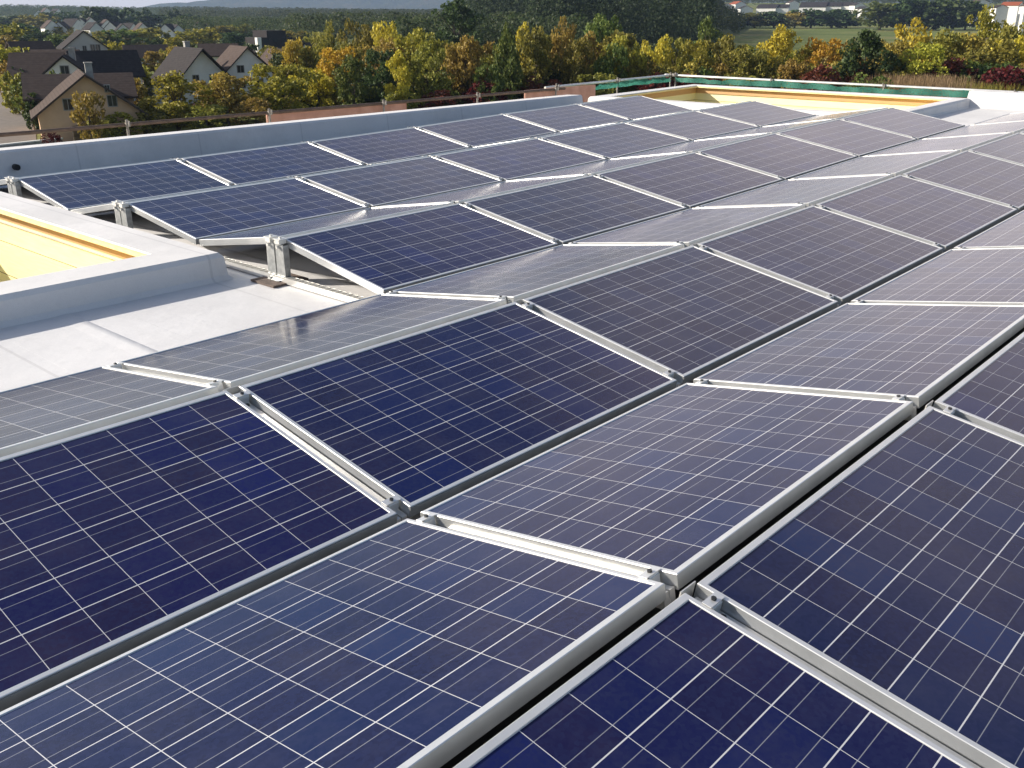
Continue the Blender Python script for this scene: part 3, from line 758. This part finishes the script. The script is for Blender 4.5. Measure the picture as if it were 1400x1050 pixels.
# dry grass beyond the far net
def grass_patch(name, label, spots, colr, n_, hgt):
    r = np.random.default_rng(len(spots) * 13 + n_); vs_ = []; qs = []
    for i in range(n_):
        px, d = spots[r.integers(len(spots))]; px += r.normal() * 22; d += r.normal() * 4; p = on_ground(px, d); h = hgt * r.uniform(.45, 1.25)
        a = r.uniform(0, 6.28); w = .028; l = np.array([math.cos(a), math.sin(a), 0]); t_ = p + np.array([r.normal() * .5, r.normal() * .5, h])
        k_ = len(vs_); vs_ += [p - l * w, p + l * w, t_ + l * w * .4, t_ - l * w * .4]; qs.append((k_, k_+1, k_+2, k_+3))
    o = link_mesh(name, np_mesh(name, vs_, qs, M['leaf ' + colr])); return tag(o, label, 'grass', None, 'stuff')
grass_patch('dry_grass', 'tall dry tan grass beyond the far net, right of the dark tree', [(1230, 134), (1270, 136), (1290, 136)], 'tan', 9000, 3.9)
grass_patch('meadow_grass', 'yellowish long grass beyond the white parapet', [(1330, 140), (1370, 140), (1420, 142)], 'olive', 5000, 3.2)

# conifer wood on the rise behind the belt: reads as one mass
def conifer_mass(name, label, n_, pick, colr, hr, kind_conifer=True):
    r = np.random.default_rng(n_); C_ = []; S = []
    for i in range(n_):
        px, d = pick(r); p = on_ground(px, d); h = r.uniform(*hr); w = h * (.17 if kind_conifer else .38)
        m_ = 340 if kind_conifer else 200
        z = r.uniform(0, 1, m_)
        if kind_conifer:
            rad = (1 - z) ** .9 * w * (.75 + .35 * np.sin(z * 40)); zz_ = h * (.06 + .94 * z)
        else:
            rad = w * np.sqrt(np.clip(1 - (2 * z - 1) ** 2, 0, 1)) * r.uniform(.7, 1.05, m_); zz_ = h * (.2 + .8 * z)
        a = r.uniform(0, 6.28, m_)
        C_.append(np.stack([p[0] + rad * np.cos(a), p[1] + rad * np.sin(a), p[2] + zz_], 1)); S.append(np.full((m_, 1), h * (.036 if kind_conifer else .08)))
    C_ = np.concatenate(C_); vv, qq = leaf_quads(C_, np.concatenate(S), r)
    return tag(link_mesh(name, np_mesh(name, vv, qq, M['leaf ' + colr])), label, 'wood', None, 'stuff')
def pick_con(r):
    px = 640 + 330 * r.beta(1.1, 1.1); f_ = r.uniform(0, 1); d = 330 + 420 * f_
    if px < 720: d = 400 + 300 * f_
    return px, d
conifer_mass('conifer_forest', 'dark conifer forest on the rise behind the tree belt', 900, pick_con, 'conifer', (18, 27))
conifer_mass('mixed_wood', 'brownish mixed wood right of the conifers', 160, lambda r: (r.uniform(860, 1010), r.uniform(560, 950)), 'far wood', (9, 15), False)
conifer_mass('mixed_wood', 'autumn wood filling the rise between belt and conifers', 220, lambda r: (r.uniform(540, 800), r.uniform(275, 360)), 'far wood', (8, 12), False)
conifer_mass('mixed_wood', 'wooded strip between the village and the hazy hillside', 420, lambda r: (r.uniform(230, 450), r.uniform(520, 1080)), 'far wood', (8, 12), False)
def pick_mid(r):
    px = r.uniform(225, 660); return px, r.uniform(1050, 2300)
conifer_mass('wooded_hillside', 'hazy wooded hillside beyond the village', 1700, pick_mid, 'far wood', (11, 17), False)
conifer_mass('wooded_hillside', 'dark woodland at the foot of the hazy hillside', 700, lambda r: (r.uniform(400, 720), r.uniform(420, 1100)), 'far wood', (9, 14), False)
conifer_mass('horizon_wood', 'hazy woodland on the skyline above the village', 900, lambda r: (r.uniform(-60, 260), r.uniform(1500, 2600)), 'far wood', (10, 16), False)
conifer_mass('hill_wood', 'woodland on the slope above the white estate', 500, lambda r: (r.uniform(960, 1450), r.uniform(1500, 2300)), 'far wood', (10, 16), False)

# field trees at the right, village trees at the left
q = 0
for (px, yt, w, d, c) in [(1030, 16, 44, 860, 'olive'), (1056, 14, 44, 860, 'dark green'), (1084, 15, 36, 860, 'orange brown'), (1106, 10, 48, 860, 'dark green'), (1134, 11, 52, 860, 'dark green'), (1154, 13, 40, 860, 'dark green'),
                          (1200, 0, 60, 800, 'green'), (1232, -4, 56, 800, 'dark green'), (1262, -4, 60, 800, 'dark green'), (1292, -4, 60, 800, 'dark green'), (1316, 2, 40, 800, 'dark green'), (1005, 18, 40, 860, 'dark green')]:
    q += 1
    tree('field_tree', f'{c} tree in the row beyond the green field, number {q} in the row', 'tree', 'trees beyond the green field', px, d, yt, w, c, 'round', q % 3, 1100, .10, .05)
VT = [(10, 30, 50, 330, 'olive'), (8, 58, 50, 200, 'yellow green'), (30, 60, 44, 220, 'olive'), (12, 78, 44, 160, 'orange brown'), (28, 108, 36, 125, 'green'), (30, 124, 26, 116, 'dark green'), (10, 96, 40, 140, 'olive'),
      (60, 40, 40, 420, 'dark green'), (80, 34, 40, 520, 'olive'), (100, 14, 30, 900, 'dark green'), (75, 44, 30, 360, 'green'), (135, 7, 50, 760, 'dark green'), (170, 9, 46, 760, 'dark green'), (152, 12, 40, 800, 'dark green'), (195, 18, 36, 780, 'dark green'), (205, 9, 14, 780, 'dark green'),
      (242, 6, 15, 800, 'dark green'), (225, 18, 40, 780, 'dark green'), (260, 18, 40, 800, 'dark green'), (120, 38, 40, 480, 'olive'), (145, 40, 30, 420, 'olive'), (165, 38, 50, 420, 'green'), (190, 38, 44, 430, 'yellow green'), (215, 36, 40, 440, 'olive'),
      (157, 54, 30, 260, 'yellow green'), (172, 70, 30, 230, 'dark green'), (207, 68, 34, 230, 'orange brown'), (190, 88, 26, 180, 'yellow green'), (178, 84, 24, 190, 'olive'), (236, 49, 34, 300, 'yellow green'), (258, 40, 44, 400, 'olive'), (280, 36, 44, 420, 'yellow green'), (300, 34, 50, 520, 'olive'), (330, 32, 44, 540, 'olive'), (320, 42, 40, 400, 'dark green'), (350, 44, 50, 420, 'dark green'), (400, 40, 50, 420, 'olive'), (370, 70, 36, 200, 'olive'), (20, 20, 60, 860, 'dark green'), (50, 18, 50, 800, 'olive'), (75, 14, 40, 1000, 'dark green'), (35, 30, 46, 460, 'dark green'), (5, 44, 40, 300, 'orange brown'),
      (110, 50, 30, 330, 'olive'), (60, 55, 26, 300, 'olive'), (210, 50, 30, 330, 'dark green'), (440, 46, 40, 300, 'olive'), (425, 30, 50, 640, 'olive'), (470, 30, 50, 640, 'olive'),
      (70, 92, 22, 128, 'green'), (176, 104, 34, 126, 'orange brown'), (186, 92, 30, 150, 'yellow green'), (150, 84, 20, 160, 'dark green'), (222, 84, 26, 160, 'olive'), (290, 84, 26, 160, 'olive'), (296, 96, 30, 140, 'yellow green'), (350, 86, 26, 160, 'orange brown'), (20, 90, 30, 150, 'dark green'), (26, 70, 26, 190, 'olive'), (64, 70, 18, 200, 'dark green'), (100, 66, 18, 200, 'green'), (130, 68, 20, 190, 'olive'), (240, 60, 26, 210, 'orange brown'), (275, 60, 24, 220, 'green'), (338, 56, 30, 240, 'dark green'), (362, 60, 26, 230, 'olive'), (225, 66, 24, 240, 'yellow green')]
for q, (px, yt, w, d, c) in enumerate(VT):
    tree('village_tree', 'tree among the village houses below the roof', 'tree', 'trees among the village houses', px, d, yt, w, c, 'tall' if w < 20 else 'round', q % 3, 1100, .10, .06)
tree('garden_tree', 'small round tree with orange top before the tan gable', 'tree', None, 105, 101, 117, 40, 'orange brown', 'round', 1, 1500, .085, .3)

# ------------------------------------------------------------------ houses
M['tan'] = simple('tan_render', (.62, .42, .27), (.54, .36, .23), .8, .9, 0, .2, 20)
M['white'] = simple('white_render', (.72, .71, .68), (.64, .63, .60), .6, .9, 0, .2, 20)
M['grey'] = simple('grey_render', (.50, .48, .45), (.42, .40, .38), .6, .9, 0, .2, 20)
M['tile_br'] = mat_tiles('brown_roof_tiles', (.060, .045, .040), (.10, .076, .066))
M['tile_dk'] = mat_tiles('dark_roof_tiles', (.030, .027, .028), (.055, .049, .049))
M['tile_rd'] = mat_tiles('red_roof_tiles', (.30, .09, .05), (.22, .07, .04))
M['glass'] = simple('window_glass', (.03, .035, .04), (.02, .022, .025), 2, .1)
M['trim'] = simple('window_trim', (.30, .29, .28), (.25, .24, .23), 4, .6)
def house(label, px, dist, W, D, eave, ridge, yaw, wall, tile, wins=(), ov=.5, chim=None, base=None, name='house', group='village houses', dorm=0):
    """gable faces -Y in local space; yaw turns the gable away from the line of sight; wins: (x, z, w, h) on the gable"""
    p = on_ground(px, dist) if base is None else np.array(base, float)
    d = p - CAM; face = math.atan2(-d[1], -d[0]) + math.pi / 2 + yaw
    t = tag(empty(name, p, face), label, 'house', group)
    w = W / 2; b = MB(); y0, y1 = -D / 2, D / 2
    b.add([(-w, y0, -.5), (w, y0, -.5), (w, y0, eave), (0, y0, ridge), (-w, y0, eave), (-w, y1, -.5), (w, y1, -.5), (w, y1, eave), (0, y1, ridge), (-w, y1, eave)],
          [(0, 1, 2, 3, 4), (9, 8, 7, 6, 5), (1, 6, 7, 2), (0, 4, 9, 5)])
    b.build('wall', M[wall], t)
    sl = (ridge - eave) / w; r = MB(); th = .22
    for s in (-1, 1):
        xo = s * (w + ov); zo = eave - ov * sl
        q_ = [(0, y0 - ov, ridge + .03), (xo, y0 - ov, zo + .03), (xo, y1 + ov, zo + .03), (0, y1 + ov, ridge + .03)]
        q_ = q_ if s > 0 else q_[::-1]
        r.add(q_ + [(x, y, z + th) for x, y, z in q_], [(3, 2, 1, 0), (4, 5, 6, 7), (0, 1, 5, 4), (1, 2, 6, 5), (2, 3, 7, 6), (3, 0, 4, 7)])
    ro = r.build('roof', M[tile], t)
    if chim:
        c = MB(); c.box((chim[0] - .35, chim[1] - .35, eave), (chim[0] + .35, chim[1] + .35, ridge + .9)); c.box((chim[0] - .42, chim[1] - .42, ridge + .901), (chim[0] + .42, chim[1] + .42, ridge + 1.02)); c.build('chimney', M['conc'], ro)
    for q_ in range(dorm):
        yy = y0 + D * (q_ + .7) / (dorm + .4); c = MB()
        for s in (1,):
            c.box((w * .35, yy - 1.1, eave + .1), (w * .95, yy + 1.1, eave + (ridge - eave) * .62)); c.box((w * .25, yy - 1.3, eave + (ridge - eave) * .6 + .12), (w * 1.05, yy + 1.3, eave + (ridge - eave) * .6 + .3), 1)
        c.build('dormer', [M['white'], M[tile]], ro)
    for (x, z, ww, hh) in wins:
        f = MB()
        for a in ((x-ww/2-.08, z-.08, x-ww/2, z+hh+.08), (x+ww/2, z-.08, x+ww/2+.08, z+hh+.08), (x-ww/2, z+hh, x+ww/2, z+hh+.08), (x-ww/2, z-.08, x+ww/2, z), (x-.03, z, x+.03, z+hh)):
            f.box((a[0], y0 - .06, a[1]), (a[2], y0 + .05, a[3]))
        fo = f.build('window', M['trim'], t)
        g_ = MB(); g_.box((x-ww/2+.001, y0 - .025, z+.001), (x+ww/2-.001, y0 + .04, z+hh-.001)); g_.build('pane', M['glass'], fo)
    return t
house('tan gabled house with brown roof nearest to the roof edge', 105, 112, 9.4, 10, 2.6, 6.1, .05, 'tan', 'tile_br', [(-1.9, 3.0, .8, 1.0), (2.2, 3.2, .8, 1.0), (1.9, 4.6, .4, .6)], .7, (.9, 2.5))
house('tan wing with long brown roof behind the nearest gable', 100, 120, 8, 10.3, 3.5, 5.5, math.pi / 2, 'tan', 'tile_br', (), .5, None)
house('white gable with arched window behind the tan house', 91, 140, 7.2, 9, 4.0, 6.9, -.15, 'white', 'tile_dk', [(0, 4.9, .9, 1.0)], .4, (.6, -1))
house('dark brown roofed house left of the arched gable', 48, 152, 7, 6, 4.3, 6.8, math.pi / 2 - .2, 'grey', 'tile_br', (), .5, None)
house('brown roofed house with two white dormers', 138, 147, 7, 8, 4.3, 7.1, math.pi / 2 + .15, 'white', 'tile_dk', (), .5, None, dorm=2)
house('tall pale gable house with dark roof among the roofs', 112, 205, 7.4, 9, 6.2, 9.0, .12, 'grey', 'tile_dk', [(-2.2, 5.2, .9, 1.2), (-.2, 5.6, .6, 1.0), (1.2, 5.3, .7, 1.5), (2.1, 5.3, .7, 1.5), (-2.1, 3.4, 1.4, 1.0), (1.4, 3.4, 1.6, 1.0)], .4)
house('brown roofed house at the left of the village', 40, 215, 7, 7, 4.8, 7.0, math.pi / 2 + .3, 'white', 'tile_br', (), .5, None)
house('brown roofed house beside the pale gable', 74, 190, 7, 7, 3.8, 6.1, math.pi / 2 - .3, 'white', 'tile_br', (), .5, None)
house('low house with long brown roof among the trees', 198, 250, 7, 9, 2.9, 5.3, math.pi / 2 + .1, 'white', 'tile_br', (), .5, None)
house('white house with steep dark roof and small gable', 257, 150, 6.0, 9, 4.2, 7.3, .35, 'white', 'tile_dk', [(-1.1, 2.9, .8, 1.1), (1.3, 2.9, .8, 1.1)], 1.0, (.5, 2))
house('white gabled house with brown roof beside the orange tree', 326, 152, 6.6, 9, 4.3, 7.4, .25, 'white', 'tile_br', [(-1.2, 4.2, .9, .9), (1.2, 4.2, .9, .9), (-1.2, 2.1, .9, 1.1), (1.4, 2.1, .9, 1.1)], .5)
house('white house with hipped brown roof between the two white gables', 298, 205, 6, 6.4, 4.7, 6.5, math.pi / 2, 'white', 'tile_br', (), .6)
house('small brown roofed house behind the yellow trees', 378, 190, 5, 8, 3.4, 5.9, .4, 'grey', 'tile_br', (), .4)
house('white gabled house glimpsed through the yellow trees', 425, 215, 5, 8, 3.8, 6.4, -.3, 'white', 'tile_dk', (), .4)
house('white cottage wall glimpsed through the olive trees', 497, 205, 6, 8, 2.6, 5.4, -.35, 'white', 'tile_dk', (), .4)
house('white outbuilding with flat dark roof beside the white gable', 206, 152, 3.6, 5, 2.6, 3.1, .5, 'white', 'tile_br', (), .2)
# dark apartment block
p_ = on_ground(366, 330); d_ = p_ - CAM; fa = math.atan2(-d_[1], -d_[0]) + math.pi / 2 + .5
ap = tag(empty('apartment_block', p_, fa), 'dark stepped apartment block with pale stair tower', 'apartment block')
b = MB(); b.box((-5, -5, -.5), (6, 5, 5.6)); b.box((-2.5, -4.5, 5.601), (4.2, 4.5, 7.6)); b.build('wall', M['tile_dk'], ap)
b = MB(); b.box((-6.4, -5.4, -.5), (-5.01, -3.9, 5.6)); b.build('stair_tower', M['white'], ap)
for z in (1.6, 4.2):
    for x in (-3, 0, 3):
        b = MB(); b.box((x - .8, -5.06, z), (x + .8, -4.95, z + 1.1)); b.build('window', M['glass'], ap)
# far white houses on the slope above the village
for q, (px, yt, d, W, yaw) in enumerate([(73, 28, 520, 7, .2), (88, 30, 520, 6, -.3), (103, 26, 560, 8, .6), (117, 25, 560, 6, -.2), (128, 24, 560, 7, .1), (130, 31, 480, 6, .4), (149, 27, 560, 6, .2), (160, 30, 520, 7, -.4), (170, 33, 480, 7, .1),
                                       (196, 32, 500, 7, .2), (233, 33, 520, 8, -.3), (243, 34, 520, 6, .3), (274, 30, 560, 6, .1), (284, 33, 560, 5, .4), (180, 32, 540, 5, .7), (70, 11, 1300, 12, .2), (84, 12, 1350, 12, .4), (60, 14, 1250, 10, 0)]):
    g_ = on_ground(px, d); h = ztop(px, yt, d) - g_[2]; e = max(h - W * .45, 1.5)
    house(f'small white house far off among village trees, number {q + 1} from the left', px, d, W, W * 1.3, e, max(h, e + 1), yaw, 'white', 'tile_dk' if q % 3 else 'tile_br', (), .3, group='small white houses far off')
for q, (px, yt, d, W, yaw, tl) in enumerate([(990, 5, 1200, 14, .1, 'tile_dk'), (1004, 2, 1230, 14, .5, 'tile_rd'), (1015, 8, 1180, 14, .2, 'tile_dk'), (1046, 6, 1180, 18, 1.3, 'tile_dk'), (1062, 6, 1180, 16, 1.5, 'tile_dk'), (1078, 1, 1280, 12, .3, 'tile_br'), (1108, 3, 1200, 24, 1.4, 'tile_dk'), (1130, 3, 1200, 20, 1.5, 'tile_dk'), (1148, 3, 1200, 18, 1.3, 'tile_dk'), (1166, 4, 1150, 12, .4, 'tile_dk'), (1174, 9, 1080, 10, .6, 'tile_dk'),
                                           (1330, -1, 900, 10, .4, 'tile_br'), (1358, 7, 760, 8, .4, 'tile_dk'), (1375, 3, 800, 10, 1.2, 'tile_rd'), (1398, 4, 760, 9, .3, 'tile_br'), (1420, 0, 800, 10, .4, 'tile_rd')]):
    g_ = on_ground(px, d); h = ztop(px, yt, d) - g_[2]; e = max(h - W * .22, 2.2)
    house(f'pale house on the far slope beyond the field, number {q + 1} from the left', px, d, W, W * 1.2, e, max(h, e + 1.5), yaw, 'white', tl, (), .4, group='pale houses beyond the field')

# ------------------------------------------------------------------ lane, path, garden wall at the left
def strip(name, pts, width, mat, z=.05):
    mb = MB(); vs_ = []
    for i, p in enumerate(pts):
        a = np.array(pts[max(i-1, 0)]); b = np.array(pts[min(i+1, len(pts)-1)]); d = (b - a)[:2]; d /= np.linalg.norm(d); nn_ = np.array([-d[1], d[0]]) * width / 2
        vs_ += [(p[0] + nn_[0], p[1] + nn_[1], p[2] + z), (p[0] - nn_[0], p[1] - nn_[1], p[2] + z)]
    mb.add(vs_, [(2*i, 2*i+1, 2*i+3, 2*i+2) for i in range(len(pts) - 1)]); return tag(mb.build(name, mat), kind='structure')
M['paving'] = simple('beige_paving', (.17, .14, .12), (.13, .11, .09), 1.2, .9, 0, .4, 12, .02)
M['path'] = simple('gravel_path', (.15, .13, .11), (.11, .10, .08), 1, .95, 0, .5, 20, .03)
strip('lane', [on_ground(-18, 90), on_ground(-8, 106), on_ground(0, 125), on_ground(-4, 150), on_ground(-20, 190)], 4.2, M['paving'])
strip('path', [on_ground(-60, 86), on_ground(40, 90), on_ground(110, 95), on_ground(170, 97)], 1.6, M['path'], .06)
w0, w1 = on_ground(-40, 100.5), on_ground(62, 104)
def wall_between(name, label, a, b, h, th, mat, capmat):
    d = Vector(b - a); L = d.length; t = tag(empty(name, a, math.atan2(d.y, d.x)), label, 'wall')
    m1 = MB(); m1.box((0, -th / 2, -.3), (L, th / 2, h)); m1.build('wall_body', mat, t)
    m1 = MB(); m1.box((-.05, -th / 2 - .06, h + .001), (L + .05, th / 2 + .06, h + .12)); m1.build('coping', capmat, t)
wall_between('garden_wall', 'low garden wall with pale coping before the tan house', w0, w1, .55, .35, M['conc'], M['white'])
wall_between('garden_fence', 'dark timber fence at the right of the tan gable', on_ground(80, 105), on_ground(186, 112), 1.5, .12, M['wood_dark'], M['wood_dark'])

# ------------------------------------------------------------------ haze
hz = MB(); hz.box((-9600, -9600, -14), (9600, 9600, 215)); ho = hz.build('haze', [])
hm = bpy.data.materials.new('haze'); hm.use_nodes = True; ht = hm.node_tree; ht.nodes.remove(ht.nodes['Principled BSDF'])
pv = ht.nodes.new('ShaderNodeVolumePrincipled'); pv.inputs['Density'].default_value = .75e-4; pv.inputs['Color'].default_value = (.50, .67, 1.0, 1); pv.inputs['Anisotropy'].default_value = .2
ht.links.new(pv.outputs[0], ht.nodes['Material Output'].inputs['Volume']); ho.data.materials.append(hm); tag(ho, kind='stuff')
